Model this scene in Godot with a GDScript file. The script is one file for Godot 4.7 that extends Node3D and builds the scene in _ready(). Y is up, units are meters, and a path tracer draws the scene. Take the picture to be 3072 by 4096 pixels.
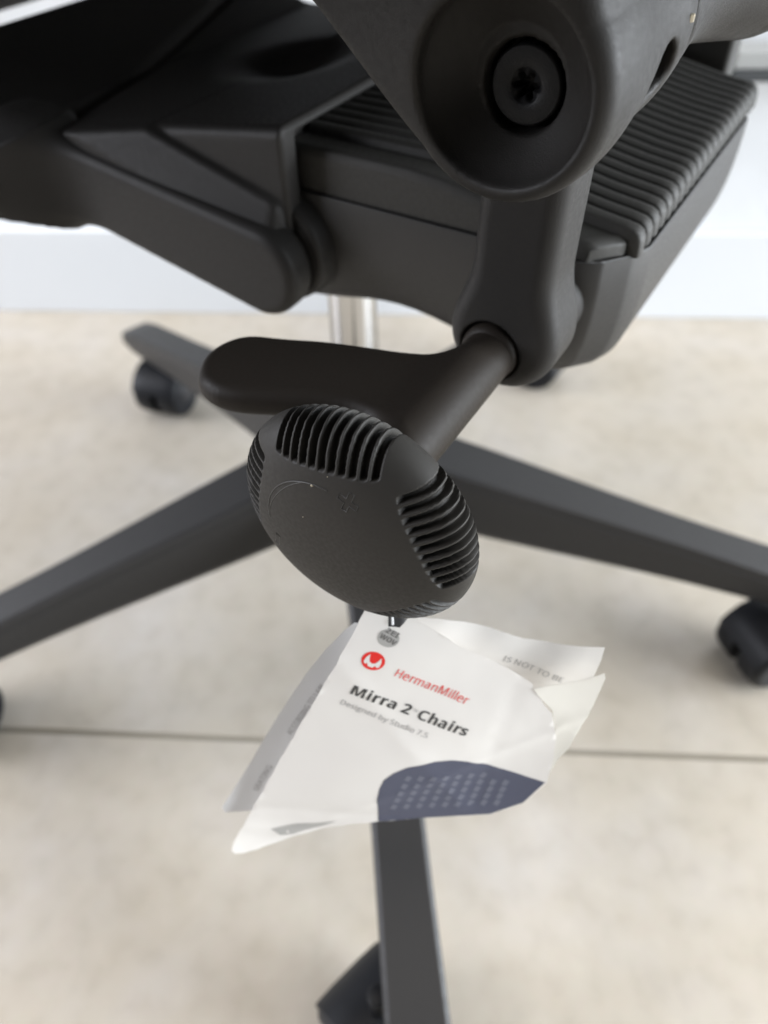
extends Node3D
# Close-up under an office chair: tension knob, lever, tilt mechanism, five-star base and a torn paper tag.

const FORE := -0.5741          # the chair's own heading (its x axis points fore, z to the side the camera stands on)
const LEG0 := 0.069            # heading of the leg nearest the camera
const ROOM := -0.0768          # heading of the wall and of the tile joints

var M := {}
var chair: Node3D

func _ready() -> void:
	camera_and_light()
	materials()
	floor_and_wall()
	build_chair()
	build_tag()

# ------------------------------------------------------------------ camera, light
func camera_and_light() -> void:
	var cam := Camera3D.new()
	cam.name = "camera"
	var pitch := deg_to_rad(46.4)
	var yaw := deg_to_rad(0.134)
	var roll := deg_to_rad(-1.72)
	var w := Vector3(sin(yaw) * cos(pitch), -sin(pitch), -cos(yaw) * cos(pitch))
	var rt := Vector3(cos(yaw), 0, sin(yaw))
	var up := rt.cross(w)
	var r := rt * cos(roll) + up * sin(roll)
	var u := -rt * sin(roll) + up * cos(roll)
	cam.transform = Transform3D(Basis(r, u, -w), Vector3(0.013, 0.482, 0.376))
	var att := CameraAttributesPhysical.new()
	att.frustum_focal_length = 26.25
	att.frustum_focus_distance = 0.183
	att.exposure_aperture = 9.0
	att.frustum_near = 0.01
	att.frustum_far = 50.0
	cam.attributes = att
	cam.fov = 67.38
	cam.near = 0.01
	cam.far = 50.0
	add_child(cam)
	var env := Environment.new()
	env.background_mode = Environment.BG_COLOR
	env.background_color = Color(0.86, 0.9, 0.96)
	env.background_energy_multiplier = 0.05
	env.tonemap_mode = Environment.TONE_MAPPER_LINEAR
	env.tonemap_exposure = 0.95
	env.sdfgi_enabled = true
	env.ssao_enabled = true
	env.ssil_enabled = true
	var we := WorldEnvironment.new()
	we.name = "environment"
	we.environment = env
	add_child(we)
	# the tall window to the right: soft light that comes in low under the seat
	area("right_window_light", Vector3(3.6, 0.95, 0.9), Vector3(0.0, 0.3, -0.05), Vector2(2.8, 1.9), 46.0, Color(0.95, 0.975, 1.0))
	# the bright ceiling of the room, which the seat keeps off the parts under it
	area("ceiling_light", Vector3(0.1, 2.35, 0.22), Vector3(0.1, 0.0, 0.22), Vector2(2.8, 1.1), 3.3, Color(1.0, 0.955, 0.90))
	# the cooler window to the left
	area("left_window_light", Vector3(-2.9, 1.35, 0.15), Vector3(0.0, 0.1, -0.1), Vector2(1.5, 1.7), 12.6, Color(0.955, 0.965, 1.0))

func area(called: String, at: Vector3, to: Vector3, size: Vector2, energy: float, tint: Color) -> void:
	var l := AreaLight3D.new()
	l.name = called
	l.area_size = size
	l.light_energy = energy
	l.light_color = tint
	l.area_range = 8.0
	l.area_attenuation = 2.0
	l.shadow_enabled = true
	add_child(l)
	l.look_at_from_position(at, to, Vector3.UP if absf((to - at).normalized().y) < 0.95 else Vector3.FORWARD)

# ------------------------------------------------------------------ materials
func noise_tex(freq: float, oct: int, seed_: int, size := 512, normal := false, bump := 1.0, ramp: Gradient = null) -> NoiseTexture2D:
	var n := FastNoiseLite.new()
	n.noise_type = FastNoiseLite.TYPE_SIMPLEX_SMOOTH
	n.seed = seed_
	n.frequency = freq
	n.fractal_octaves = oct
	var t := NoiseTexture2D.new()
	t.width = size
	t.height = size
	t.seamless = true
	t.noise = n
	t.as_normal_map = normal
	t.bump_strength = bump
	if ramp:
		t.color_ramp = ramp
	return t

func lin(r: float, g: float, b: float) -> Color:
	return Color(r, g, b).linear_to_srgb()

func ramp_of(list: Array) -> Gradient:
	var g := Gradient.new()
	var offs := PackedFloat32Array()
	var cols := PackedColorArray()
	for e in list:
		offs.append(e[0])
		cols.append(e[1])
	g.offsets = offs
	g.colors = cols
	return g

func plastic(c: Color, rough: float, grain: Texture2D, grain_scale: float, strength: float) -> StandardMaterial3D:
	var m := StandardMaterial3D.new()
	m.albedo_color = c
	m.roughness = rough
	m.metallic_specular = 0.45
	if grain:
		m.roughness_texture = M.worn
		m.roughness = rough * 1.25
		m.normal_enabled = true
		m.normal_texture = grain
		m.normal_scale = strength
		m.uv1_triplanar = true
		m.uv1_scale = Vector3.ONE * grain_scale
	return m

func materials() -> void:
	var grain := noise_tex(0.12, 3, 5, 512, true, 5.0)
	M.worn = noise_tex(0.02, 5, 17, 512, false, 1.0, ramp_of([[0.0, Color(0.62, 0.62, 0.62)], [0.45, Color(0.78, 0.78, 0.78)], [1.0, Color(0.96, 0.96, 0.96)]]))
	M.graphite = plastic(lin(0.0235, 0.0220, 0.0205), 0.52, grain, 44.0, 0.34)
	M.knob = plastic(lin(0.0270, 0.0248, 0.0218), 0.56, grain, 60.0, 0.07)
	M.lever = plastic(lin(0.0195, 0.0160, 0.0130), 0.50, grain, 60.0, 0.09)
	M.housing = plastic(lin(0.0265, 0.0252, 0.0238), 0.5, grain, 44.0, 0.20)
	M.rubber = plastic(lin(0.0300, 0.0285, 0.0250), 0.62, grain, 44.0, 0.25)
	M.base = plastic(lin(0.0285, 0.0276, 0.0275), 0.46, grain, 20.0, 0.20)
	M.caster = plastic(lin(0.010, 0.011, 0.0135), 0.45, null, 1.0, 0.0)
	M.hub = plastic(lin(0.03, 0.03, 0.033), 0.32, null, 1.0, 0.0)
	M.bolt = plastic(lin(0.013, 0.013, 0.0135), 0.42, grain, 30.0, 0.2)
	M.graphite.metallic_specular = 0.31
	M.lever.metallic_specular = 0.24
	M.knob.metallic_specular = 0.34
	M.base.metallic_specular = 0.40
	M.caster.metallic_specular = 0.34
	M.bolt.metallic = 0.1
	M.bolt.metallic_specular = 0.3
	M.hole = plastic(lin(0.012, 0.012, 0.012), 0.7, null, 1.0, 0.0)
	M.mark = plastic(lin(0.034, 0.033, 0.031), 0.4, null, 1.0, 0.0)
	M.dust = plastic(lin(0.5, 0.44, 0.33), 0.9, null, 1.0, 0.0)
	M.chrome = plastic(lin(0.6, 0.6, 0.6), 0.16, null, 1.0, 0.0)
	M.chrome.metallic = 1.0
	M.white = plastic(lin(0.72, 0.74, 0.765), 0.6, noise_tex(0.02, 4, 8, 512, true, 2.0), 2.0, 0.25)
	M.skirting = plastic(lin(0.70, 0.725, 0.755), 0.4, null, 1.0, 0.0)
	M.rail_top = plastic(lin(0.36, 0.37, 0.37), 0.5, null, 1.0, 0.0)
	M.rail_dark = plastic(lin(0.05, 0.055, 0.06), 0.5, null, 1.0, 0.0)
	M.grout = plastic(lin(0.30, 0.275, 0.225), 0.9, null, 1.0, 0.0)
	M.paper = paper(lin(0.80, 0.77, 0.73), 31)
	M.paper_back = paper(lin(0.80, 0.80, 0.805), 44)
	M.paper_cream = paper(lin(0.805, 0.775, 0.705), 57)
	M.red = plastic(lin(0.80, 0.025, 0.02), 0.5, null, 1.0, 0.0)
	M.red_text = plastic(lin(0.80, 0.10, 0.09), 0.5, null, 1.0, 0.0)
	M.ink = plastic(lin(0.06, 0.06, 0.058), 0.6, null, 1.0, 0.0)
	M.grey_ink = plastic(lin(0.38, 0.37, 0.36), 0.6, null, 1.0, 0.0)
	M.disc_grey = plastic(lin(0.42, 0.41, 0.39), 0.6, null, 1.0, 0.0)
	M.dark_ink = plastic(lin(0.17, 0.165, 0.16), 0.6, null, 1.0, 0.0)
	M.blue = plastic(lin(0.085, 0.092, 0.135), 0.55, null, 1.0, 0.0)
	M.blue_light = plastic(lin(0.15, 0.16, 0.205), 0.55, null, 1.0, 0.0)
	M.thread = plastic(lin(0.7, 0.7, 0.7), 0.7, null, 1.0, 0.0)
	M.tiles = []
	for k in 3:
		var m := StandardMaterial3D.new()
		m.albedo_texture = noise_tex(0.006, 5, 70 + k * 9, 1024, false, 1.0, ramp_of([
			[0.0, lin(0.53, 0.478, 0.395)], [0.28, lin(0.55, 0.502, 0.424)], [0.5, lin(0.56, 0.515, 0.442)],
			[0.72, lin(0.567, 0.525, 0.462)], [1.0, lin(0.58, 0.545, 0.495)]]))
		m.roughness = 0.36
		m.metallic_specular = 0.5
		m.uv1_triplanar = true
		m.uv1_scale = Vector3.ONE * 1.3
		m.uv1_offset = Vector3(0.13 * k, 0.2, 0.31 * k)
		m.detail_enabled = true
		m.detail_blend_mode = BaseMaterial3D.BLEND_MODE_MUL
		m.detail_uv_layer = BaseMaterial3D.DETAIL_UV_1
		m.detail_albedo = noise_tex(0.055, 5, 90 + k, 512, false, 1.0, ramp_of([[0.0, Color(0.91, 0.903, 0.893)], [0.45, Color(0.962, 0.958, 0.954)], [0.75, Color(0.975, 0.972, 0.97)], [1.0, Color.WHITE]]))
		M.tiles.append(m)

func paper(c: Color, seed_: int) -> StandardMaterial3D:
	var m := plastic(c, 0.75, noise_tex(0.012, 3, seed_, 512, true, 3.0), 6.0, 0.22)
	m.cull_mode = BaseMaterial3D.CULL_DISABLED
	return m

# ------------------------------------------------------------------ nodes
func part(called: String, mesh: Mesh, mat: Material, parent: Node, at := Transform3D()) -> MeshInstance3D:
	var o := MeshInstance3D.new()
	o.name = called
	o.mesh = mesh
	o.material_override = mat
	o.transform = at
	parent.add_child(o, true)
	return o

func tag_thing(o: Node, label: String, category: String) -> void:
	o.set_meta("label", label)
	o.set_meta("category", category)

# ------------------------------------------------------------------ mesh helpers
# rows x cols of points, optionally closed across the columns
func grid_mesh(pts: PackedVector3Array, rows: int, cols: int, closed: bool, flip := false) -> ArrayMesh:
	var idx := PackedInt32Array()
	var cc := cols if closed else cols - 1
	var nrm := PackedVector3Array()
	nrm.resize(pts.size())
	for i in rows - 1:
		for j in cc:
			var a := i * cols + j
			var b := i * cols + (j + 1) % cols
			var c := a + cols
			var d := b + cols
			var n1 := (pts[b] - pts[a]).cross(pts[c] - pts[a])
			var n2 := (pts[d] - pts[b]).cross(pts[c] - pts[b])
			if flip:
				idx.append_array([a, c, b, b, c, d])
				n1 = -n1
				n2 = -n2
			else:
				idx.append_array([a, b, c, b, d, c])
			for q in [a, b, c]:
				nrm[q] += n1
			for q in [b, c, d]:
				nrm[q] += n2
	for i in nrm.size():
		nrm[i] = -nrm[i].normalized()
	return arrays(pts, nrm, idx)

func arrays(pts: PackedVector3Array, nrm: PackedVector3Array, idx: PackedInt32Array) -> ArrayMesh:
	var a := []
	a.resize(Mesh.ARRAY_MAX)
	a[Mesh.ARRAY_VERTEX] = pts
	a[Mesh.ARRAY_NORMAL] = nrm
	a[Mesh.ARRAY_INDEX] = idx
	var m := ArrayMesh.new()
	m.add_surface_from_arrays(Mesh.PRIMITIVE_TRIANGLES, a)
	return m

# profile of (radius, z) turned about the z axis; doubled points keep an edge crisp
func lathe(prof: Array, seg := 48) -> ArrayMesh:
	var pts := PackedVector3Array()
	for p in prof:
		for j in seg:
			var t := TAU * j / seg
			pts.append(Vector3(p.x * cos(t), p.x * sin(t), p.y))
	return grid_mesh(pts, prof.size(), seg, true)

# a box with rounded edges
func rounded_box(size: Vector3, r: float, n := 4) -> ArrayMesh:
	var st := SurfaceTool.new()
	st.begin(Mesh.PRIMITIVE_TRIANGLES)
	var half := size * 0.5
	var inner := half - Vector3.ONE * r
	var steps: Array[float] = []
	for axis in 3:
		for s in [-1.0, 1.0]:
			var ua := (axis + 1) % 3
			var va := (axis + 2) % 3
			var us := edge_steps(half[ua], r, n)
			var vs := edge_steps(half[va], r, n)
			for i in us.size() - 1:
				for j in vs.size() - 1:
					var q: Array[Vector3] = []
					var nn: Array[Vector3] = []
					for c in [[0, 0], [1, 0], [1, 1], [0, 1]]:
						var p := Vector3.ZERO
						p[axis] = half[axis] * s
						p[ua] = us[i + c[0]]
						p[va] = vs[j + c[1]]
						var k := p.clamp(-inner, inner)
						var d := (p - k).normalized()
						q.append(k + d * r)
						nn.append(d)
					var order := [0, 2, 1, 0, 3, 2] if s > 0 else [0, 1, 2, 0, 2, 3]
					for o in order:
						st.set_normal(nn[o])
						st.add_vertex(q[o])
	st.index()
	return st.commit()

func edge_steps(h: float, r: float, n: int) -> Array[float]:
	var out: Array[float] = []
	for i in n + 1:
		out.append(-h + r - r * tan(PI / 4 * (1.0 - float(i) / n)))
	for i in n + 1:
		out.append(h - r + r * tan(PI / 4 * float(i) / n))
	return out

# flat-shaded prism: the same outline (in order) lofted through stations, ends closed
func loft(stations: Array, smooth := false) -> ArrayMesh:
	var st := SurfaceTool.new()
	st.begin(Mesh.PRIMITIVE_TRIANGLES)
	st.set_smooth_group(0 if smooth else -1)
	for i in stations.size() - 1:
		var A: PackedVector3Array = stations[i]
		var B: PackedVector3Array = stations[i + 1]
		var n := A.size()
		for j in n:
			var k := (j + 1) % n
			for v in [A[j], B[j], A[k], A[k], B[j], B[k]]:
				st.add_vertex(v)
	st.set_smooth_group(-1)
	for e in [0, stations.size() - 1]:
		var P: PackedVector3Array = stations[e]
		for j in range(1, P.size() - 1):
			for v in ([P[0], P[j], P[j + 1]] if e == 0 else [P[0], P[j + 1], P[j]]):
				st.add_vertex(v)
	st.generate_normals()
	st.index()
	return st.commit()

# a round tube along a path
func tube(path: PackedVector3Array, r: float, seg := 10, loop := false) -> ArrayMesh:
	var pts := PackedVector3Array()
	var n := path.size()
	var ref := Vector3(0.31, 0.74, 0.59).normalized()
	for i in n:
		var d := (path[mini(i + 1, n - 1)] - path[maxi(i - 1, 0)]).normalized()
		if loop:
			d = (path[(i + 1) % n] - path[(i + n - 1) % n]).normalized()
		var a := d.cross(ref).normalized()
		var b := d.cross(a)
		for j in seg:
			var t := TAU * j / seg
			pts.append(path[i] + (a * cos(t) + b * sin(t)) * r)
	var rows := n
	if loop:
		for j in seg:
			pts.append(pts[j])
		rows += 1
	return grid_mesh(pts, rows, seg, true)

# ---- signed distance fields, meshed as surface nets
func smin(a: float, b: float, k: float) -> float:
	var h := maxf(k - absf(a - b), 0.0) / k
	return minf(a, b) - h * h * k * 0.25

func smax(a: float, b: float, k: float) -> float:
	return -smin(-a, -b, k)

func extr(d2: float, z: float, lo: float, hi: float, r: float) -> float:   # a flat figure given depth, its edges rounded
	var a := d2 + r
	var b := absf(z - (lo + hi) * 0.5) - (hi - lo) * 0.5 + r
	return minf(maxf(a, b), 0.0) + sqrt(maxf(a, 0.0) * maxf(a, 0.0) + maxf(b, 0.0) * maxf(b, 0.0)) - r

func seg2(p: Vector2, a: Vector2, b: Vector2, ra: float, rb: float) -> float:
	var ab := b - a
	var t := clampf((p - a).dot(ab) / ab.length_squared(), 0.0, 1.0)
	return p.distance_to(a + ab * t) - lerpf(ra, rb, t)

func seg3(p: Vector3, a: Vector3, b: Vector3, ra: float, rb: float) -> float:
	var ab := b - a
	var t := clampf((p - a).dot(ab) / ab.length_squared(), 0.0, 1.0)
	return p.distance_to(a + ab * t) - lerpf(ra, rb, t)

func box3(p: Vector3, lo: Vector3, hi: Vector3, r: float) -> float:
	var q := (p - (lo + hi) * 0.5).abs() - (hi - lo) * 0.5 + Vector3.ONE * r
	return q.max(Vector3.ZERO).length() + minf(maxf(q.x, maxf(q.y, q.z)), 0.0) - r

func sdf_mesh(f: Callable, lo: Vector3, hi: Vector3, h: float) -> ArrayMesh:
	const B := 6
	var nx := int(ceil((hi.x - lo.x) / h / B)) * B
	var ny := int(ceil((hi.y - lo.y) / h / B)) * B
	var nz := int(ceil((hi.z - lo.z) / h / B)) * B
	var sx := 1
	var sy := nx + 1
	var sz := (nx + 1) * (ny + 1)
	var val := PackedFloat32Array()
	val.resize(sz * (nz + 1))
	val.fill(1e9)
	var cell := PackedInt32Array()
	cell.resize(sz * (nz + 1))
	cell.fill(-1)
	var pts := PackedVector3Array()
	var nrm := PackedVector3Array()
	var where := PackedInt32Array()
	var reach := B * h * 0.5 * sqrt(3.0) + h
	var corner := [0, sx, sy, sx + sy, sz, sx + sz, sy + sz, sx + sy + sz]
	for bz in range(0, nz, B):
		for by in range(0, ny, B):
			for bx in range(0, nx, B):
				var mid: float = f.call(lo + Vector3(bx + B * 0.5, by + B * 0.5, bz + B * 0.5) * h)
				if absf(mid) > reach * 1.15:
					continue
				for k in B + 1:
					for j in B + 1:
						for i in B + 1:
							var at := (bx + i) + (by + j) * sy + (bz + k) * sz
							if val[at] > 1e8:
								val[at] = f.call(lo + Vector3(bx + i, by + j, bz + k) * h)
				for k in B:
					for j in B:
						for i in B:
							var at := (bx + i) + (by + j) * sy + (bz + k) * sz
							var inside := 0
							for c in 8:
								if val[at + corner[c]] < 0.0:
									inside += 1
							if inside == 0 or inside == 8:
								continue
							var sum := Vector3.ZERO
							var cnt := 0
							for c in 8:
								for bit in [1, 2, 4]:
									if c & bit:
										continue
									var va := val[at + corner[c]]
									var vb := val[at + corner[c | bit]]
									if (va < 0.0) == (vb < 0.0):
										continue
									var t := va / (va - vb)
									var p := Vector3(c & 1, (c >> 1) & 1, (c >> 2) & 1)
									if bit == 1: p.x += t
									elif bit == 2: p.y += t
									else: p.z += t
									sum += p
									cnt += 1
							var v := lo + (Vector3(bx + i, by + j, bz + k) + sum / cnt) * h
							var e := h * 0.35
							var g: Vector3 = Vector3(1, -1, -1) * f.call(v + Vector3(e, -e, -e)) + Vector3(-1, -1, 1) * f.call(v + Vector3(-e, -e, e)) + Vector3(-1, 1, -1) * f.call(v + Vector3(-e, e, -e)) + Vector3(1, 1, 1) * f.call(v + Vector3(e, e, e))
							cell[at] = pts.size()
							where.append(at)
							pts.append(v)
							nrm.append(g.normalized())
	var idx := PackedInt32Array()
	for q in where.size():
		var at := where[q]
		for axis in 3:
			var s: int = [sx, sy, sz][axis]
			var u: int = [sy, sz, sx][axis]
			var w: int = [sz, sx, sy][axis]
			var a := val[at]
			var b := val[at + s]
			if (a < 0.0) == (b < 0.0) or at - u - w < 0:
				continue
			var c0 := cell[at]
			var c1 := cell[at - u]
			var c2 := cell[at - u - w]
			var c3 := cell[at - w]
			if c1 < 0 or c2 < 0 or c3 < 0:
				continue
			if a < 0.0:
				idx.append_array([c0, c2, c1, c0, c3, c2])
			else:
				idx.append_array([c0, c1, c2, c0, c2, c3])
	return arrays(pts, nrm, idx)

# ------------------------------------------------------------------ floor and wall
func floor_and_wall() -> void:
	var fl := Node3D.new()
	fl.name = "floor"
	fl.rotation.y = ROOM
	fl.set_meta("kind", "structure")
	fl.set_meta("label", "floor of large beige stone-look tiles with thin grey joints")
	add_child(fl)
	var bed := BoxMesh.new()
	bed.size = Vector3(5.0, 0.04, 3.3)
	part("grout_bed", bed, M.grout, fl, Transform3D(Basis(), Vector3(0.0, -0.0225, 1.24)))
	var shape := rounded_box(Vector3(1.1965, 0.02, 0.5965), 0.0012, 1)
	var n := 0
	for j in 6:
		for i in 4:
			var x := -1.28 + 1.2 * (i - 1) + 1.2
			var z := 0.1316 - 0.3 + 0.6 * (j - 0)
			if i > 3: continue
			part("tile", shape, M.tiles[(i * 2 + j) % 3], fl, Transform3D(Basis(), Vector3(x, -0.01, z)))
			n += 1
	var wl := Node3D.new()
	wl.name = "wall"
	wl.rotation.y = ROOM
	wl.set_meta("kind", "structure")
	wl.set_meta("label", "smooth white wall with a low white skirting board behind the chair")
	add_child(wl)
	var slab := BoxMesh.new()
	slab.size = Vector3(5.0, 2.4, 0.1)
	part("plaster", slab, M.white, wl, Transform3D(Basis(), Vector3(0, 1.2, -0.3948 - 0.062)))
	part("skirting_board", rounded_box(Vector3(5.0, 0.1, 0.012), 0.0025, 3), M.skirting, wl, Transform3D(Basis(), Vector3(0, 0.0495, -0.3948 - 0.006)))
	# the flat metal rail along the wall, at the right edge of the picture
	var rail := Node3D.new()
	rail.name = "wall_rail"
	rail.position = Vector3(0.357, 0.252, -0.368)
	rail.rotation.y = ROOM
	tag_thing(rail, "flat grey metal rail with a dark lower edge fixed to the white wall", "rail")
	add_child(rail)
	part("top_strip", rounded_box(Vector3(0.7, 0.014, 0.03), 0.002, 2), M.rail_top, rail, Transform3D(Basis(), Vector3(0.318, 0.0165, 0.015)))
	part("dark_edge", rounded_box(Vector3(0.7, 0.009, 0.032), 0.002, 2), M.rail_dark, rail, Transform3D(Basis(), Vector3(0.318, 0.0045, 0.016)))

# ------------------------------------------------------------------ the chair
func build_chair() -> void:
	chair = Node3D.new()
	chair.name = "office_chair"
	chair.rotation.y = FORE
	tag_thing(chair, "dark graphite swivel office chair seen from below the seat, on five casters", "office chair")
	add_child(chair)
	base()
	housing()
	bellows()
	support_arm()
	front_link()
	lever()
	knob()
	rear()
	seat()

func dir(th: float) -> Vector3:       # a heading in the room, told in the chair's own axes
	return Basis(Vector3.UP, -FORE) * Vector3(sin(th), 0, cos(th))

func base() -> void:
	part("base_hub", lathe([Vector2(0.0, 0.158), Vector2(0.04, 0.158), Vector2(0.047, 0.154), Vector2(0.05, 0.148), Vector2(0.052, 0.10), Vector2(0.046, 0.092), Vector2(0, 0.092)], 40), M.base, chair, Transform3D(Basis(Vector3(1, 0, 0), Vector3(0, 0, -1), Vector3(0, 1, 0)), Vector3.ZERO))
	var up := Basis(Vector3(1, 0, 0), Vector3(0, 0, -1), Vector3(0, 1, 0))
	part("column_sleeve", lathe([Vector2(0, 0.19), Vector2(0.023, 0.19), Vector2(0.025, 0.188), Vector2(0.026, 0.15), Vector2(0.026, 0.1)], 40), M.base, chair, Transform3D(up, Vector3.ZERO))
	part("gas_rod", lathe([Vector2(0.0135, 0.32), Vector2(0.0135, 0.18)], 40), M.chrome, chair, Transform3D(up, Vector3.ZERO))
	var stations := []
	for i in 15:
		var r := lerpf(0.035, 0.338, i / 14.0)
		var t := clampf((r - 0.05) / 0.29, 0.0, 1.0)
		var w := lerpf(0.0175, 0.0128, smoothstep(0.0, 0.6, t)) + 0.0015 * smoothstep(0.6, 1.0, t)
		var top := 0.169 - 0.256 * r
		var h := lerpf(0.056, 0.0245, t)
		var fl := lerpf(-0.0010, -0.0018, t)
		if i == 14:
			w *= 0.95
			h *= 0.9
			top -= 0.002
		var outl := PackedVector3Array()
		for q in [[w - 0.002, 0.0], [w, -0.0012], [w + 0.0002, -0.0075], [w + 0.0006, -0.0082], [w + 0.0005, -0.0105], [w + fl, -h + 0.006], [w + fl - 0.002, -h + 0.001], [w + fl - 0.004, -h], [-w - fl + 0.004, -h], [-w - fl + 0.002, -h + 0.001], [-w - fl, -h + 0.006], [-w - 0.0005, -0.0105], [-w - 0.0006, -0.0082], [-w - 0.0002, -0.0075], [-w, -0.0012], [-w + 0.002, 0.0]]:
			outl.append(Vector3(q[0], top + q[1], r))
		stations.append(outl)
	var leg_mesh := loft(stations)
	var wheel_mesh := lathe([Vector2(0.0, 0.0095), Vector2(0.012, 0.0095), Vector2(0.0125, 0.0085), Vector2(0.0185, 0.0088), Vector2(0.0192, 0.0102), Vector2(0.0245, 0.0098), Vector2(0.0272, 0.0080), Vector2(0.0286, 0.0050), Vector2(0.029, 0.001), Vector2(0.029, -0.0095), Vector2(0.0282, -0.0108), Vector2(0.0, -0.0112)], 44)
	var cap_mesh := lathe([Vector2(0, 0.0015), Vector2(0.0105, 0.0012), Vector2(0.0122, 0.0), Vector2(0.0122, -0.001)], 28)
	# hood over the two wheels: part of a ring
	var hp := PackedVector3Array()
	var ring := [Vector2(0.0300, -0.0225), Vector2(0.0312, -0.0215), Vector2(0.0318, -0.0100), Vector2(0.0318, 0.0100), Vector2(0.0312, 0.0215), Vector2(0.0300, 0.0225), Vector2(0.0294, 0.0200), Vector2(0.0294, -0.0200), Vector2(0.0300, -0.0225)]
	for i in 17:
		var a := lerpf(deg_to_rad(20), deg_to_rad(160), i / 16.0)
		for q in ring:
			hp.append(Vector3(q.x * cos(a), q.x * sin(a), q.y))
	var hood_mesh := grid_mesh(hp, 17, ring.size(), false)
	var stem_mesh := lathe([Vector2(0.0, 0.060), Vector2(0.0050, 0.060), Vector2(0.0055, 0.0590), Vector2(0.0055, 0.026)], 20)
	var spots := [Vector3(0.004, 0.0256, 0.294), Vector3(0.277, 0.0256, 0.078), Vector3(0.176, 0.0256, -0.266), Vector3(-0.195, 0.0256, -0.236), Vector3(-0.279, 0.0256, 0.112)]
	var spin := [-0.85, 0.30, -0.6, 1.25, 1.2]       # heading of each caster's axle in the room
	for k in 5:
		var th := LEG0 + k * TAU / 5
		var d := dir(th)
		part("leg", leg_mesh, M.base, chair, Transform3D(Basis(Vector3(d.z, 0, -d.x), Vector3.UP, d), Vector3.ZERO))
		var c := Node3D.new()
		c.name = "caster"
		c.position = Basis(Vector3.UP, -FORE) * spots[k]
		chair.add_child(c, true)
		var ax := dir(spin[k])
		var fw := Vector3.UP.cross(ax)
		c.basis = Basis(fw * 0.875, Vector3.UP * 0.875, ax * 0.95)
		for s in [1.0, -1.0]:
			var b := Basis() if s > 0 else Basis(Vector3.UP, PI)
			part("wheel", wheel_mesh, M.caster, c, Transform3D(b, Vector3(0, 0, s * 0.0145)))
			part("wheel_cap", cap_mesh, M.hub, c, Transform3D(b, Vector3(0, 0, s * 0.0240)))
		part("hood", hood_mesh, M.caster, c)
		part("stem", stem_mesh, M.caster, c, Transform3D(up, Vector3(0.0, 0.0, 0.0)))

func housing() -> void:
	# a bowl-shaped casting: a plan with cut corners above, its sides falling in to a round bottom
	var plan := PackedVector2Array()
	var hx := 0.1207
	var hz := 0.0838
	var cut := 0.017
	var knots := [Vector2(hx, -hz + cut), Vector2(hx, hz - cut), Vector2(hx - cut * 0.75, hz), Vector2(-hx + cut, hz), Vector2(-hx, hz - cut), Vector2(-hx, -hz + cut), Vector2(-hx + cut, -hz), Vector2(hx - cut * 0.75, -hz)]
	for i in knots.size():
		var a: Vector2 = knots[i]
		var b: Vector2 = knots[(i + 1) % knots.size()]
		var n := 24 if a.distance_to(b) > 0.1 else 8
		var r := 0.004 / a.distance_to(b)
		for k in n:
			plan.append(a.lerp(b, lerpf(r, 1.0 - r, k / (n - 1.0))))
	var rows := 26
	var cols := plan.size()
	var pts := PackedVector3Array()
	for i in rows + 3:
		for j in cols:
			var v := clampf(float(i - 2) / rows, 0.0, 1.0)
			var k := 1.0
			var y := 0.3600
			if i == 0:
				k = 0.95
				y = 0.3560
			elif i == 1:
				k = 0.985
				y = 0.3608
			elif i > 2:
				var a := v * PI * 0.5
				k = pow(maxf(cos(a), 0.0), 0.52)
				y = 0.3600 - 0.066 * pow(sin(a), 0.66) * (1.0 - 0.17 * exp(-pow((plan[j].x - 0.035) / 0.042, 2.0)))
			var kx := lerpf(1.0, k, 0.6) if v < 1.0 else 0.0
			pts.append(Vector3(0.0445 + plan[j].x * kx, y, 0.005 + plan[j].y * k))
	part("mechanism_housing", grid_mesh(pts, rows + 3, cols, true, false), M.housing, chair)

func bellow_top(x: float) -> float:
	return 0.3790 - 0.0105 * smoothstep(0.09, 0.168, x)

func bellows() -> void:
	var root := Node3D.new()
	root.name = "ribbed_cover"
	chair.add_child(root)
	# smooth body under the ribs
	var pts := PackedVector3Array()
	var xs := [0.037, 0.06, 0.09, 0.105, 0.12, 0.135, 0.148, 0.157, 0.1605, 0.1625, 0.1632, 0.1632]
	var rows := xs.size()
	var zs := [-0.0785, -0.0785, -0.077, -0.074, -0.06, -0.03, 0.0, 0.03, 0.06, 0.078, 0.0845, 0.0865, 0.0872, 0.0872]
	for i in rows:
		for j in zs.size():
			var x: float = xs[i]
			var z: float = zs[j]
			var y := bellow_top(x) - 0.0026
			if j == 0 or j == zs.size() - 1: y = 0.3595
			elif j == 1 or j == zs.size() - 2: y -= 0.004
			elif j == 2 or j == zs.size() - 3: y -= 0.0008
			if i == rows - 1: y = 0.3595
			elif i == rows - 2: y = minf(y, 0.3640)
			elif i == rows - 3: y -= 0.0012
			var limit := 0.1632 - 0.9 * maxf(0.0, absf(z - 0.0044) - 0.0690)
			pts.append(Vector3(0.037 + (x - 0.037) * (limit - 0.037) / 0.1262, y, z))
	part("cover_body", grid_mesh(pts, rows, zs.size(), false, true), M.rubber, root)
	# ribs: round bars that run fore and bend down over the front edge
	var n := 22
	for k in n:
		var z := lerpf(0.0735, -0.0735, float(k) / (n - 1))
		var path := PackedVector3Array()
		var x0 := 0.0385
		for i in 12:
			var x := lerpf(x0, 0.157, i / 11.0)
			path.append(Vector3(x, bellow_top(x) - 0.0008, z))
		path.append_array([Vector3(0.1602, 0.3677, z), Vector3(0.1618, 0.3668, z), Vector3(0.1626, 0.3652, z), Vector3(0.1628, 0.363, z), Vector3(0.1628, 0.3598, z)])
		part("rib", rib_mesh(path), M.rubber, root)

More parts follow.
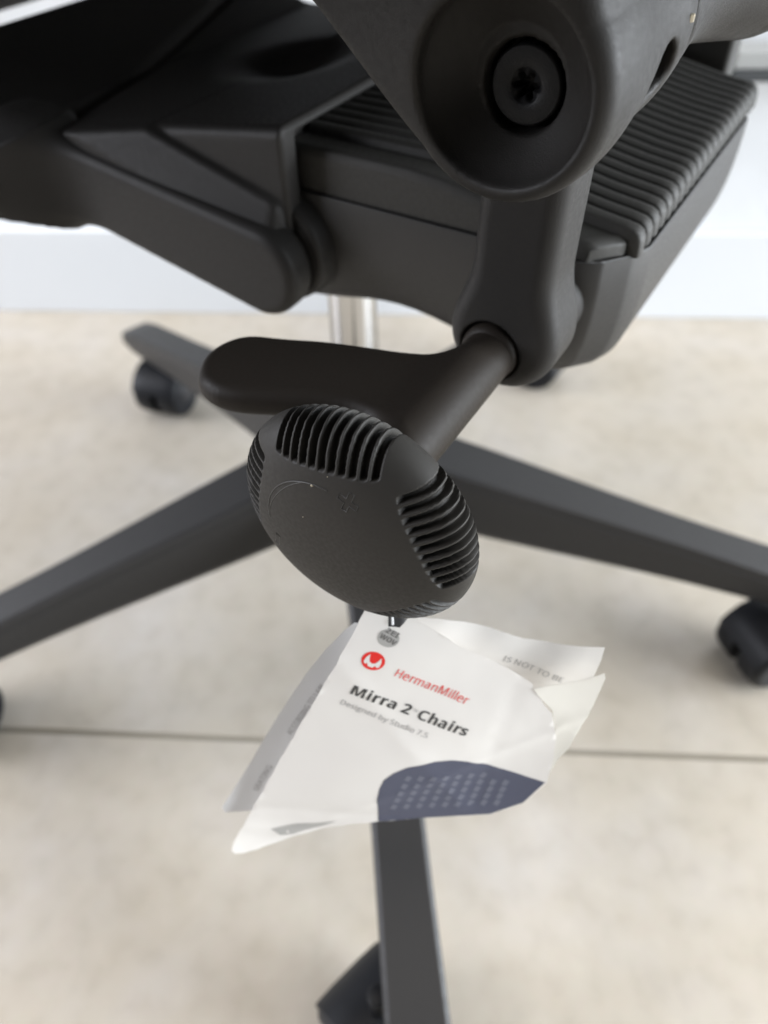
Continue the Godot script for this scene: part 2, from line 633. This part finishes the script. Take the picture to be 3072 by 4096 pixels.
func rib_mesh(path: PackedVector3Array) -> ArrayMesh:
	var pts := PackedVector3Array()
	var sec := [Vector2(-0.0032, -0.0030), Vector2(-0.0029, 0.0000), Vector2(-0.0021, 0.0009), Vector2(0, 0.0012), Vector2(0.0021, 0.0009), Vector2(0.0029, 0.0000), Vector2(0.0032, -0.0030)]
	for i in path.size():
		var d := (path[mini(i + 1, path.size() - 1)] - path[maxi(i - 1, 0)]).normalized()
		var nn := Vector3(-d.y, d.x, 0)
		for q in sec:
			pts.append(path[i] + Vector3(0, 0, q.x) + nn * q.y)
	return grid_mesh(pts, path.size(), sec.size(), false)

# ---- the arm that carries the seat, with the cup for the bolt, and the beam across
func arm_field(p: Vector3) -> float:
	var q := Vector2(p.x, p.y)
	var c := Vector2(0.1449, 0.4264)
	# the dish narrows to the back
	var taper := 0.0062 * smoothstep(0.143, 0.112, p.z)
	var flat := seg2(q, c, Vector2(0.098, 0.488), 0.0229 - taper, 0.040)
	var d := extr(flat, p.z, 0.112, 0.1500, 0.0024)
	var beam := seg3(p, Vector3(0.142, 0.438, 0.122), Vector3(0.167, 0.437, 0.050), 0.012, 0.0215)
	beam = minf(beam, seg3(p, Vector3(0.167, 0.437, 0.050), Vector3(0.177, 0.438, -0.14), 0.0215, 0.024))
	d = smin(d, beam, 0.040)
	# cup
	var rad := q.distance_to(c)
	var t := clampf((0.150 - p.z) / 0.0095, 0.0, 1.0)
	var bowl := maxf(rad - lerpf(0.0192, 0.0106, pow(t, 1.35)), 0.1405 - p.z)
	d = smax(d, -bowl, 0.0015)
	# well for the bolt
	d = smax(d, -maxf(q.distance_to(Vector2(0.1457, 0.4247)) - 0.0094, 0.131 - p.z), 0.0005)
	# drain hole in the hollow where the beam joins
	var hc := Vector3(0.1690, 0.4245, 0.1195)
	var ha := Vector3(0.80, -0.55, 0.22).normalized()
	var hv := p - hc
	var hz := hv.dot(ha)
	d = smax(d, -maxf((hv - ha * hz).length() - 0.0055, -hz - 0.012), 0.0010)
	return d

func support_arm() -> void:
	var arm := part("support_arm", sdf_mesh(func(p: Vector3) -> float: return maxf(arm_field(p), 0.1072 - p.z), Vector3(0.035, 0.39, 0.10), Vector3(0.21, 0.475, 0.156), 0.0011), M.graphite, chair)
	part("cross_beam", sdf_mesh(func(p: Vector3) -> float: return maxf(arm_field(p), p.z - 0.1067), Vector3(0.11, 0.40, -0.17), Vector3(0.216, 0.475, 0.112), 0.0016), M.graphite, chair)
	# bolt with a six-lobed socket
	var rows := []
	rows.append([0.0001, -0.0042, 0.0])
	rows.append([0.0026, -0.0042, 0.0007])
	rows.append([0.0027, -0.0007, 0.0007])
	rows.append([0.0040, -0.0006, 0.0])
	rows.append([0.0042, 0.0, 0.0])
	rows.append([0.0060, 0.0, 0.0])
	rows.append([0.0084, 0.0, 0.0])
	rows.append([0.0089, -0.0003, 0.0])
	rows.append([0.0092, -0.0009, 0.0])
	rows.append([0.0092, -0.006, 0.0])
	var pts := PackedVector3Array()
	for q in rows:
		for j in 72:
			var t := TAU * j / 72
			var r: float = q[0] + q[2] * cos(6 * t)
			pts.append(Vector3(r * cos(t), r * sin(t), q[1]))
	var bolt := part("bolt", grid_mesh(pts, rows.size(), 72, true, true), M.bolt, arm, Transform3D(Basis().scaled(Vector3(0.9, 0.9, 1.0)), Vector3(0.1457, 0.4247, 0.1394)))
	bolt.set_meta("label", "black six-lobe bolt sunk in the round cup")
	part("dust_fleck", rounded_box(Vector3(0.0012, 0.0018, 0.0008), 0.0003, 1), M.dust, arm, Transform3D(Basis(Vector3(1, 2, 0).normalized(), 0.6), Vector3(0.1708, 0.4341, 0.1112)))

func front_link() -> void:
	var f := func(p: Vector3) -> float:
		var q := Vector2(p.x, p.y)
		var body := seg2(q, Vector2(0.1428, 0.425), Vector2(0.1402, 0.352), 0.0124, 0.0126)
		var boss := q.distance_to(Vector2(0.1396, 0.3490)) - 0.0160
		var d := extr(smin(body, boss, 0.012), p.z, 0.1035, 0.1262, 0.0055)
		var hole := maxf(q.distance_to(Vector2(0.1372, 0.3458)) - 0.0096, 0.118 - p.z)
		return smax(d, -hole, 0.0008)
	var link := part("front_link", sdf_mesh(f, Vector3(0.12, 0.328, 0.095), Vector3(0.166, 0.425, 0.129), 0.0009), M.graphite, chair)
	part("pivot_washer", lathe([Vector2(0, 0.104), Vector2(0.0125, 0.104), Vector2(0.0136, 0.103), Vector2(0.0138, 0.086)], 40), M.graphite, link, Transform3D(Basis(), Vector3(0.1385, 0.344, 0)))

func rounded(o: PackedVector2Array) -> PackedVector2Array:      # corner cutting, twice
	for pass_ in 2:
		var out := PackedVector2Array()
		for i in o.size():
			var a := o[i]
			var b := o[(i + 1) % o.size()]
			out.append(a.lerp(b, 0.25))
			out.append(a.lerp(b, 0.75))
		o = out
	return o

func lever() -> void:
	var root := Node3D.new()
	root.name = "paddle_lever"
	chair.add_child(root)
	var outline := PackedVector2Array([Vector2(0.0728, 0.1860), Vector2(0.0668, 0.1740), Vector2(0.0712, 0.1612), Vector2(0.0850, 0.1565), Vector2(0.0950, 0.1519), Vector2(0.1080, 0.1480), Vector2(0.1190, 0.1450), Vector2(0.1290, 0.1405), Vector2(0.1365, 0.1340), Vector2(0.1400, 0.1400), Vector2(0.1395, 0.1760), Vector2(0.1370, 0.1790), Vector2(0.1310, 0.1772), Vector2(0.1240, 0.1750), Vector2(0.1160, 0.1752), Vector2(0.1050, 0.1798), Vector2(0.0950, 0.1850), Vector2(0.0885, 0.1878), Vector2(0.0810, 0.1890)])
	outline = rounded(outline)
	var f := func(p: Vector3) -> float:
		var q := Vector2(p.x, p.z)
		var best := 1e9
		var sgn := 1.0
		var n := outline.size()
		for i in n:
			var a := outline[i]
			var b := outline[(i + 1) % n]
			var ab := b - a
			var t := clampf((q - a).dot(ab) / ab.length_squared(), 0.0, 1.0)
			best = minf(best, q.distance_squared_to(a + ab * t))
			if (a.y > q.y) != (b.y > q.y) and q.x < (b.x - a.x) * (q.y - a.y) / (b.y - a.y) + a.x:
				sgn = -sgn
		var flat := sgn * sqrt(best)
		var d := extr(flat, p.y, 0.3432, 0.3525, 0.0044)
		return smin(d, seg3(p, Vector3(0.1376, 0.3456, 0.100), Vector3(0.1376, 0.3440, 0.194), 0.0080, 0.0082), 0.007)
	part("handle", sdf_mesh(f, Vector3(0.062, 0.333, 0.088), Vector3(0.152, 0.358, 0.206), 0.0009), M.lever, root)
	part("collar", lathe([Vector2(0.0074, 0.1282), Vector2(0.0078, 0.1282), Vector2(0.0088, 0.1272), Vector2(0.0091, 0.126), Vector2(0.0091, 0.118)], 40), M.lever, root, Transform3D(Basis(), Vector3(0.1374, 0.3458, 0)))

# ---- tension knob: a turned shape whose surface is cut by five fans of grip grooves
const KNOB := Vector3(0.1379, 0.341, 0.2005)
const KR := 0.0328
const KF := 0.0130
const KE := 0.842
const KZ := 0.927

func knob_profile(a: float) -> Vector2:      # a runs from 0 (front middle) to PI (back middle)
	var tf := KF
	var tb := 0.0115
	var s := sin(a)
	var c := cos(a)
	var e := KE
	var r := KR * pow(maxf(s, 0.0), e)
	var z := (tf if c > 0 else tb) * signf(c) * pow(absf(c), KZ)
	return Vector2(r, z)

func knob() -> void:
	var rows := 150
	var cols := 620
	var pts := PackedVector3Array()
	var pr := PackedVector2Array()
	var pn := PackedVector2Array()
	for i in rows + 1:
		var a := PI * i / rows
		# more rows near the rim
		a = a + 0.28 * sin(2 * a) * 0.5
		pr.append(knob_profile(a))
	for i in rows + 1:
		var d := pr[mini(i + 1, rows)] - pr[maxi(i - 1, 0)]
		pn.append(Vector2(-d.y, d.x).normalized() if d.length() > 0 else Vector2(0, 1))
	pn[0] = Vector2(0, 1)
	var pitch := 0.00262
	for i in rows + 1:
		var p := pr[i]
		for j in cols:
			var t := TAU * j / cols
			var depth := 0.0
			if p.x > 0.018:
				var k := roundf((t - deg_to_rad(24)) / (TAU / 5))
				var off := t - deg_to_rad(24) - k * TAU / 5
				var u := p.x * sin(off)
				if absf(u) < 0.0142 and posmod(int(k), 5) != 3:
					var along := p.x * cos(off)
					# how far in from the rim, measured over the front and over the back
					var reach := 0.0093 * sqrt(maxf(1.0 - pow(u / 0.0172, 2.0), 0.0))
					var inw := KR - p.x
					var lim := reach if p.y > -0.001 else reach * 0.8
					var n := roundf(u / pitch)
					var w := absf(u - n * pitch)
					var g := 1.0 - smoothstep(0.00058, 0.00094, w)
					var endc := 1.0 - smoothstep(lim - 0.0009, lim - 0.0001, inw)
					depth = 0.0019 * g * endc
					if absf(n) > 5.1: depth = 0.0
			var q := p - pn[i] * (-depth if pn[i].dot(p) < 0 else depth)
			pts.append(Vector3(q.x * cos(t), q.x * sin(t), q.y))
	var az := Vector3(0.0211, -0.0147, 1.0).normalized()
	var e1 := Vector3.UP.cross(az).normalized()
	var kn := part("tension_knob", grid_mesh(pts, rows + 1, cols, true), M.knob, chair, Transform3D(Basis(e1, az.cross(e1), az), KNOB))
	kn.set_meta("label", "round domed knob with fans of grip grooves round its rim")
	part("knob_neck", lathe([Vector2(0.0098, -0.006), Vector2(0.0102, -0.0135), Vector2(0.0094, -0.0152), Vector2(0.0075, -0.0155)], 36), M.lever, kn)
	# moulded marks on the face: turning arc, plus and minus, as fine raised outlines
	var arc := []
	for i in 26:
		var t := lerpf(deg_to_rad(184), deg_to_rad(84), i / 25.0)
		arc.append(Vector2(-0.0022, 0.0020) + Vector2(cos(t) * 0.0172, sin(t) * 0.0174))
	part("arc_mark", tube(on_face(arc), 0.00018, 8), M.mark, kn)
	var arc2 := []
	for i in 18:
		var t := lerpf(deg_to_rad(181), deg_to_rad(105), i / 17.0)
		arc2.append(Vector2(-0.0022, 0.0020) + Vector2(cos(t) * 0.0172, sin(t) * 0.0174) * (1.0 - 0.075 * sin(PI * i / 17.0)))
	part("arc_mark", tube(on_face(arc2), 0.00015, 8), M.mark, kn)
	var plus := []
	var a1 := 0.0026
	var b1 := 0.0007
	for q in [[b1, b1], [b1, a1], [-b1, a1], [-b1, b1], [-a1, b1], [-a1, -b1], [-b1, -b1], [-b1, -a1], [b1, -a1], [b1, -b1], [a1, -b1], [a1, b1]]:
		plus.append(Vector2(0.0051, 0.0183) + Vector2(q[0], q[1]).rotated(-0.35))
	part("plus_mark", tube(on_face(plus), 0.00014, 8, true), M.mark, kn)
	var minus := []
	for q in [[a1, b1], [-a1, b1], [-a1, -b1], [a1, -b1]]:
		minus.append(Vector2(-0.0184, -0.0075) + Vector2(q[0], q[1]).rotated(1.25))
	part("minus_mark", tube(on_face(minus), 0.00014, 8, true), M.mark, kn)
	for q in [[Vector2(-0.0045, 0.0190), 0.0004], [Vector2(-0.0074, 0.0082), 0.00016], [Vector2(-0.0006, 0.0227), 0.00013]]:
		var s := SphereMesh.new()
		s.radius = q[1]
		s.height = q[1] * 1.6
		s.radial_segments = 8
		s.rings = 4
		part("dust_fleck", s, M.dust, kn, Transform3D(Basis(), on_face([q[0]])[0]))

func on_face(list: Array) -> PackedVector3Array:
	var out := PackedVector3Array()
	for q in list:
		var r: float = q.length()
		var s := pow(clampf(r / KR, 0.0, 1.0), 1.0 / KE)
		var z := KF * pow(sqrt(maxf(1.0 - s * s, 0.0)), KZ)
		out.append(Vector3(q.x, q.y, z))
	return out

# ---- rear link, frame and cover: the dark parts at the upper left
func rear() -> void:
	var f := func(p: Vector3) -> float:
		var q := Vector2(p.x, p.y)
		var bar := seg2(q, Vector2(0.0325, 0.3350), Vector2(-0.085, 0.3545), 0.0180, 0.0152)
		var d := extr(bar, p.z, 0.0955, 0.1105, 0.0045)
		var knuckle := maxf(Vector2(p.x + 0.096, p.z - 0.106).length() - 0.022, absf(p.y - 0.3500) - 0.0135)
		return smin(d, knuckle, 0.030)
	var link := part("rear_link", sdf_mesh(f, Vector3(-0.145, 0.308, 0.075), Vector3(0.058, 0.398, 0.142), 0.0016), M.graphite, chair)
	part("pivot_collar", lathe([Vector2(0, 0.0965), Vector2(0.019, 0.0965), Vector2(0.0205, 0.0955), Vector2(0.021, 0.094), Vector2(0.021, 0.0905), Vector2(0.0218, 0.0895), Vector2(0.0225, 0.080)], 48), M.graphite, link, Transform3D(Basis(), Vector3(0.033, 0.3385, 0)))
	# one smooth panel that falls off to the rear, lifting again beyond a shallow crease; its near wall ends in a slanting ridge
	var frame := func(p: Vector3) -> float:
		var arc := -0.066 - 0.34 * (0.10 - p.z)
		arc = maxf(arc, -0.122 - 0.05 * (0.10 - p.z))
		var off := p.x - arc
		var top := 0.3855 - 0.15 * (0.0435 - p.x) + 0.30 * maxf(0.0, -0.088 - p.x)
		top -= 0.0022 * exp(-off * off / 0.000012)
		var ridge := 0.376 - 0.273 * (p.x + 0.0196)
		var wall := smax(smax(p.y - top, p.z - 0.0985, 0.004), p.x - 0.0360 - 0.0068 * maxf(smoothstep(0.3800, 0.3815, p.y), smoothstep(0.088, 0.090, p.z)), 0.0015)
		var apron := maxf(smax(p.y - minf(ridge, top), p.z - 0.1012 - 0.40 * maxf(0.0, ridge - p.y), 0.0025), p.z - 0.1075)
		apron = smax(apron, p.x - 0.0405, 0.004)
		var d := smin(wall, apron, 0.0015)
		d = maxf(maxf(d, 0.343 - p.y), maxf(-0.105 - p.z, -0.172 - p.x))
		var dent := Vector3(p.x + 0.022, (p.y - 0.402) * 1.1, p.z - 0.010).length() - 0.033
		return smax(d * 0.85, -dent * 0.8, 0.014)
	part("rear_frame", sdf_mesh(frame, Vector3(-0.18, 0.335, -0.112), Vector3(0.052, 0.425, 0.116), 0.0018), M.graphite, chair)
	part("rear_upright", rounded_box(Vector3(0.05, 0.030, 0.05), 0.01, 4), M.rubber, chair, Transform3D(Basis(), Vector3(-0.1155, 0.352, 0.116)))
	part("far_link", rounded_box(Vector3(0.050, 0.055, 0.016), 0.003, 3), M.rubber, chair, Transform3D(Basis(), Vector3(0.122, 0.389, -0.095)))

func seat() -> void:
	# the pan over it all, out of the picture: it shades the parts below
	part("seat_side_rim", rounded_box(Vector3(0.48, 0.075, 0.022), 0.008, 3), M.graphite, chair, Transform3D(Basis(), Vector3(-0.04, 0.432, -0.235)))
	part("seat_rear_rim", rounded_box(Vector3(0.022, 0.114, 0.46), 0.008, 3), M.graphite, chair, Transform3D(Basis(), Vector3(-0.285, 0.4125, -0.005)))
	part("seat_pan", rounded_box(Vector3(0.50, 0.04, 0.48), 0.016, 4), M.graphite, chair, Transform3D(Basis(), Vector3(-0.04, 0.4835, 0.0)))

# ------------------------------------------------------------------ the tag
var TO := Vector3(0.0144, 0.3054, 0.2497)
var TX := Vector3(0.8962, -0.4127, 0.1628)
var TY := Vector3(-0.4406, -0.8709, 0.2178)
var TN := Vector3(-0.0519, 0.2669, 0.9623)

const CREASE := [[0.83, 0.56, 62.0, 0.7], [0.35, 0.94, 84.0, -0.55], [0.97, -0.24, 41.0, -0.35], [-0.55, 0.83, 21.0, 0.45], [0.6, 0.8, 20.0, -0.3], [0.2, 0.98, 99.0, 0.5]]      # old folds in the paper: direction, offset, height

func bow(x: float, y: float, layer: int) -> float:      # how the paper bends out of its plane, in mm
	if layer == 0 or layer == 3:
		var b := 1.6 * sin(x * 0.055 + 0.4) * sin(y * 0.034) + 0.5 * sin(x * 0.13 + y * 0.09)
		for k in CREASE:
			var dd: float = k[0] * x + k[1] * y - k[2]
			b += 0.85 * k[3] * exp(-absf(dd) / 2.6)
		b += 3.0 * pow(maxf(0.0, y - 92.0) / 22.0, 2.0)
		b += 1.2 * pow(maxf(0.0, x - 52.0) / 20.0, 2.0)
		if layer == 3:
			b += 0.25 - 0.10 * maxf(0.0, x - 50.0)
		return b
	if layer == 1:
		return -6.0 + 1.2 * sin(y * 0.07) + 2.0 * pow(y / 100.0, 2.0)
	return -8.0 + 0.9 * sin(x * 0.10 + 0.6) - 0.25 * sin(x * 0.31)

func fold(p: Vector2, layer: int, lift := 0.0) -> Vector3:
	return (TX * p.x - TY * -p.y + TN * (bow(p.x, p.y, layer) + lift)) * 0.001

func sheet(outline: PackedVector2Array, layer: int, lift: float, thick := 0.0) -> ArrayMesh:
	var cur := PackedVector2Array()
	var lo := outline[0]
	var hi := outline[0]
	for q in outline:
		lo = lo.min(q)
		hi = hi.max(q)
	const C := 2.0
	for j in range(floori(lo.y / C), ceili(hi.y / C)):
		for i in range(floori(lo.x / C), ceili(hi.x / C)):
			var cell := PackedVector2Array([Vector2(i, j) * C, Vector2(i + 1, j) * C, Vector2(i + 1, j + 1) * C, Vector2(i, j + 1) * C])
			for piece in Geometry2D.intersect_polygons(outline, cell):
				for k in Geometry2D.triangulate_polygon(piece):
					cur.append(piece[k])
	var st := SurfaceTool.new()
	st.begin(Mesh.PRIMITIVE_TRIANGLES)
	for i in range(0, cur.size(), 3):
		var a := fold(cur[i], layer, lift)
		var b := fold(cur[i + 1], layer, lift)
		var c := fold(cur[i + 2], layer, lift)
		st.add_vertex(a)
		if (b - a).cross(c - a).dot(TN) > 0:
			st.add_vertex(c)
			st.add_vertex(b)
		else:
			st.add_vertex(b)
			st.add_vertex(c)
	if thick > 0.0:
		for i in range(0, cur.size(), 3):
			var a := fold(cur[i], layer, lift - thick)
			var b := fold(cur[i + 1], layer, lift - thick)
			var c := fold(cur[i + 2], layer, lift - thick)
			st.add_vertex(a)
			if (b - a).cross(c - a).dot(TN) > 0:
				st.add_vertex(b)
				st.add_vertex(c)
			else:
				st.add_vertex(c)
				st.add_vertex(b)
	st.generate_normals()
	st.index()
	return st.commit()

func lettering(words: String, from: Vector2, height: float, width: float, font: Font, layer: int, turn := 0.0, lift := 0.10, mirror := false) -> ArrayMesh:
	var t := TextMesh.new()
	t.text = words
	t.font = font
	t.font_size = 32
	t.pixel_size = 1.0
	t.depth = 0.0
	t.curve_step = 2.0
	t.horizontal_alignment = HORIZONTAL_ALIGNMENT_LEFT
	t.vertical_alignment = VERTICAL_ALIGNMENT_BOTTOM
	var arr := t.get_mesh_arrays()
	var src: PackedVector3Array = arr[Mesh.ARRAY_VERTEX]
	var lo := Vector2(1e9, 1e9)
	var hi := Vector2(-1e9, -1e9)
	for v in src:
		lo = lo.min(Vector2(v.x, v.y))
		hi = hi.max(Vector2(v.x, v.y))
	var s := height / 24.0        # cap height of the font at this size
	var squeeze := width / ((hi.x - lo.x) * s)
	var pts := PackedVector3Array()
	var nrm := PackedVector3Array()
	for v in src:
		var x := (v.x - lo.x) * s * squeeze
		if mirror:
			x = (hi.x - v.x) * s * squeeze
		var q := from + Vector2(x, -v.y * s).rotated(turn)
		pts.append(fold(q, layer, lift))
		nrm.append(TN)
	var idx: PackedInt32Array = arr[Mesh.ARRAY_INDEX]
	return arrays(pts, nrm, idx)

func disc(c: Vector2, rx: float, n := 28) -> PackedVector2Array:
	var out := PackedVector2Array()
	for i in n:
		out.append(c + Vector2(cos(TAU * i / n), sin(TAU * i / n)) * rx)
	return out

func ragged(list: PackedVector2Array, amp: float, seed_: int) -> PackedVector2Array:   # torn paper: points between, nudged
	var rng := RandomNumberGenerator.new()
	rng.seed = seed_
	var out := PackedVector2Array()
	for i in list.size():
		var a := list[i]
		var b := list[(i + 1) % list.size()]
		out.append(a)
		var n := int(a.distance_to(b) / 3.0)
		for k in n:
			var t := (k + 1.0) / (n + 1.0)
			out.append(a.lerp(b, t) + Vector2(rng.randf_range(-amp, amp), rng.randf_range(-amp, amp)))
	return out

func build_tag() -> void:
	var tag := Node3D.new()
	tag.name = "paper_tag"
	tag.position = TO
	tag_thing(tag, "torn white folded paper tag with red and black print hanging below the knob", "hang tag")
	add_child(tag)
	var front := ragged(PackedVector2Array([Vector2(-8.0, -1.8), Vector2(-7.7, 15.1), Vector2(-7.7, 53.9), Vector2(-7.8, 80.9), Vector2(-8.2, 112.0), Vector2(-7.7, 114.0), Vector2(-6.1, 114.9), Vector2(-3.4, 113.8), Vector2(5.7, 105.7), Vector2(17.7, 92.5), Vector2(32.4, 80.8), Vector2(47.6, 71.0), Vector2(64.6, 60.2), Vector2(71.2, 50.2), Vector2(73.0, 38.2), Vector2(69.4, 27.7), Vector2(64.4, 18.7), Vector2(58.4, 10.8), Vector2(49.5, 5.7), Vector2(47.3, 3.3), Vector2(35.2, 1.1), Vector2(22.6, 0.1), Vector2(12.7, -2.2), Vector2(3.9, -3.4), Vector2(3.2, 1.2), Vector2(0.2, 2.4), Vector2(-2.2, -2.4)]), 0.22, 3)
	var fc := part("front_page", sheet(front, 0, 0.0, 0.12), M.paper, tag)
	var flap := PackedVector2Array([Vector2(48.1, 4.6), Vector2(50.5, 2.6), Vector2(56.0, -1.6), Vector2(60.0, -5.0), Vector2(63.7, -9.6), Vector2(65.0, -8.0), Vector2(68.3, 3.5), Vector2(70.9, 15.3), Vector2(72.6, 23.5), Vector2(72.2, 28.6), Vector2(73.2, 37.6), Vector2(69.4, 27.3), Vector2(64.4, 18.2), Vector2(58.4, 10.3)])
	part("folded_corner", sheet(flap, 3, 0.0, 0.12), M.paper_cream, tag)
	var left := PackedVector2Array([Vector2(-4.0, 9.0), Vector2(-7.4, 9.4), Vector2(-9.0, 13.0), Vector2(-11.4, 22.9), Vector2(-12.9, 33.9), Vector2(-14.0, 55.2), Vector2(-14.7, 78.1), Vector2(-16.6, 101.9), Vector2(-15.0, 103.8), Vector2(-7.1, 99.5), Vector2(2.0, 94.4), Vector2(14.4, 60.8), Vector2(8.4, 17.8)])
	var lp := part("back_page", sheet(left, 1, 0.0, 0.12), M.paper_back, tag)
	var right := PackedVector2Array([Vector2(6.4, 8.0), Vector2(6.6, 1.8), Vector2(8.7, 0.9), Vector2(14.1, -1.3), Vector2(21.5, -3.0), Vector2(30.1, -4.1), Vector2(40.9, -4.4), Vector2(50.2, -7.2), Vector2(57.0, -10.0), Vector2(63.5, -13.0), Vector2(65.2, -8.4), Vector2(66.6, -2.4), Vector2(67.1, 3.3), Vector2(54.2, 18.1), Vector2(33.2, 29.3), Vector2(8.0, 26.0)])
	var rp := part("back_page", sheet(right, 2, 0.0, 0.12), M.paper, tag)
	# print
	var sans := SystemFont.new()
	sans.font_names = PackedStringArray(["Droid Sans"])
	var bold := SystemFont.new()
	bold.font_names = PackedStringArray(["Droid Sans"])
	bold.font_weight = 700
	part("lettering", lettering("HermanMiller", Vector2(9.2, 19.0), 3.2, 24.2, sans, 0, 0.035), M.red_text, fc)
	part("lettering", lettering("Mirra 2", Vector2(0.3, 31.4), 4.1, 19.4, bold, 0, 0.0), M.ink, fc)
	part("lettering", lettering("TM", Vector2(20.1, 28.4), 1.1, 1.5, sans, 0, 0.0), M.grey_ink, fc)
	part("lettering", lettering("Chairs", Vector2(22.4, 31.5), 4.1, 16.6, bold, 0, 0.0), M.ink, fc)
	part("lettering", lettering("Designed by Studio 7.5", Vector2(-0.6, 36.2), 2.1, 29.2, sans, 0, 0.01), M.grey_ink, fc)
	part("logo_disc", sheet(disc(Vector2(1.4, 15.3), 3.45), 0, 0.07), M.red, fc)
	var wm := PackedVector2Array()
	for q in [[-2.5, 1.5], [-2.35, -0.4], [-1.75, -1.9], [-1.45, -0.6], [-0.9, 0.75], [0.0, 1.1], [0.9, 0.75], [1.45, -0.6], [1.75, -1.9], [2.35, -0.4], [2.5, 1.5], [1.8, 2.1], [1.25, 1.5], [0.75, 2.5], [-0.75, 2.5], [-1.25, 1.5], [-1.8, 2.1]]:
		wm.append(Vector2(1.4, 15.1) + Vector2(q[0], q[1]))
	part("logo_letter", sheet(wm, 0, 0.13), M.paper, fc)
	part("grey_disc", sheet(disc(Vector2(1.9, 5.9), 3.1), 0, 0.07), M.disc_grey, fc)
	part("lettering", lettering("2EI", Vector2(0.0, 4.9), 1.9, 3.9, bold, 0, 0.12, 0.14), M.dark_ink, fc)
	part("lettering", lettering("WOV", Vector2(-0.8, 7.4), 1.9, 5.2, bold, 0, 0.12, 0.14), M.dark_ink, fc)
	var back := PackedVector2Array([Vector2(32.6, 80.5), Vector2(29.6, 74.0), Vector2(27.0, 69.0), Vector2(25.4, 63.5), Vector2(24.9, 58.8), Vector2(26.2, 54.5), Vector2(29.0, 50.1), Vector2(35.8, 44.1), Vector2(40.6, 41.6), Vector2(45.4, 40.4), Vector2(51.0, 39.9), Vector2(56.9, 40.1), Vector2(66.7, 39.3), Vector2(72.4, 38.4), Vector2(71.0, 50.0), Vector2(64.3, 60.1), Vector2(47.5, 70.8)])
	part("printed_backrest", sheet(back, 0, 0.07), M.blue, fc)
	var rng := RandomNumberGenerator.new()
	rng.seed = 12
	for i in 9:
		for j in 5:
			var c := Vector2(38.0, 67.0) + Vector2(1.0, 0.30) * (i * 3.5 + 0.0) * Vector2(1, -1.0 * 1.9) + Vector2(0.35, -1.0) * (j * 3.6 - 0.5 * i * 0.4)
			c = Vector2(34.0 + i * 3.7 - j * 0.6, 71.0 - i * 2.1 - j * 4.0 + 0.12 * i * j)
			if c.y > 80.5 - (c.x - 32.0) * 0.62 - 1.8 or c.y < 45.0:
				continue
			var hw := 0.95
			var hh := 1.35
			part("mesh_slot", sheet(PackedVector2Array([c + Vector2(-hw, -hh), c + Vector2(hw, -hh * 0.9), c + Vector2(hw * 0.9, hh), c + Vector2(-hw, hh * 0.9)]), 0, 0.13), M.blue_light, fc)
	part("printed_shade", sheet(PackedVector2Array([Vector2(1.2, 100.0), Vector2(8.0, 94.2), Vector2(15.5, 89.6), Vector2(20.0, 86.9), Vector2(16.6, 91.6), Vector2(9.0, 99.4), Vector2(5.0, 101.6)]), 0, 0.07), M.disc_grey, fc)
	part("lettering", lettering("IS NOT TO BE", Vector2(39.5, 6.4), 2.0, 20.0, sans, 2, -0.05), M.grey_ink, rp)
	part("lettering", lettering("ACCORDING TO LAW", Vector2(-6.4, 62.0), 1.9, 26.0, sans, 1, -1.52), M.grey_ink, lp)
	part("lettering", lettering("SEATING", Vector2(-7.4, 90.0), 1.9, 12.0, sans, 1, -1.52), M.grey_ink, lp)
	# the thread that loops over the shaft behind the knob
	var turn := Basis(Vector3.UP, FORE)
	var shaft := turn * Vector3(0.1376, 0.344, 0.187) - TO
	var low := shaft + Vector3(0, -0.0086, 0)
	var from := (TX * 0.9 + TY * 0.9 + TN * 0.5) * 0.001
	var hang := PackedVector3Array()
	for i in 10:
		hang.append(from.lerp(low, i / 9.0))
	var ring := PackedVector3Array()
	for i in 24:
		var t := TAU * i / 24.0
		ring.append(shaft + turn * Vector3(0.0086 * cos(t), 0.0086 * sin(t), 0))
	part("thread_loop", tube(ring, 0.00035, 8, true), M.thread, tag)
	part("thread", tube(hang, 0.00035, 8), M.thread, tag)
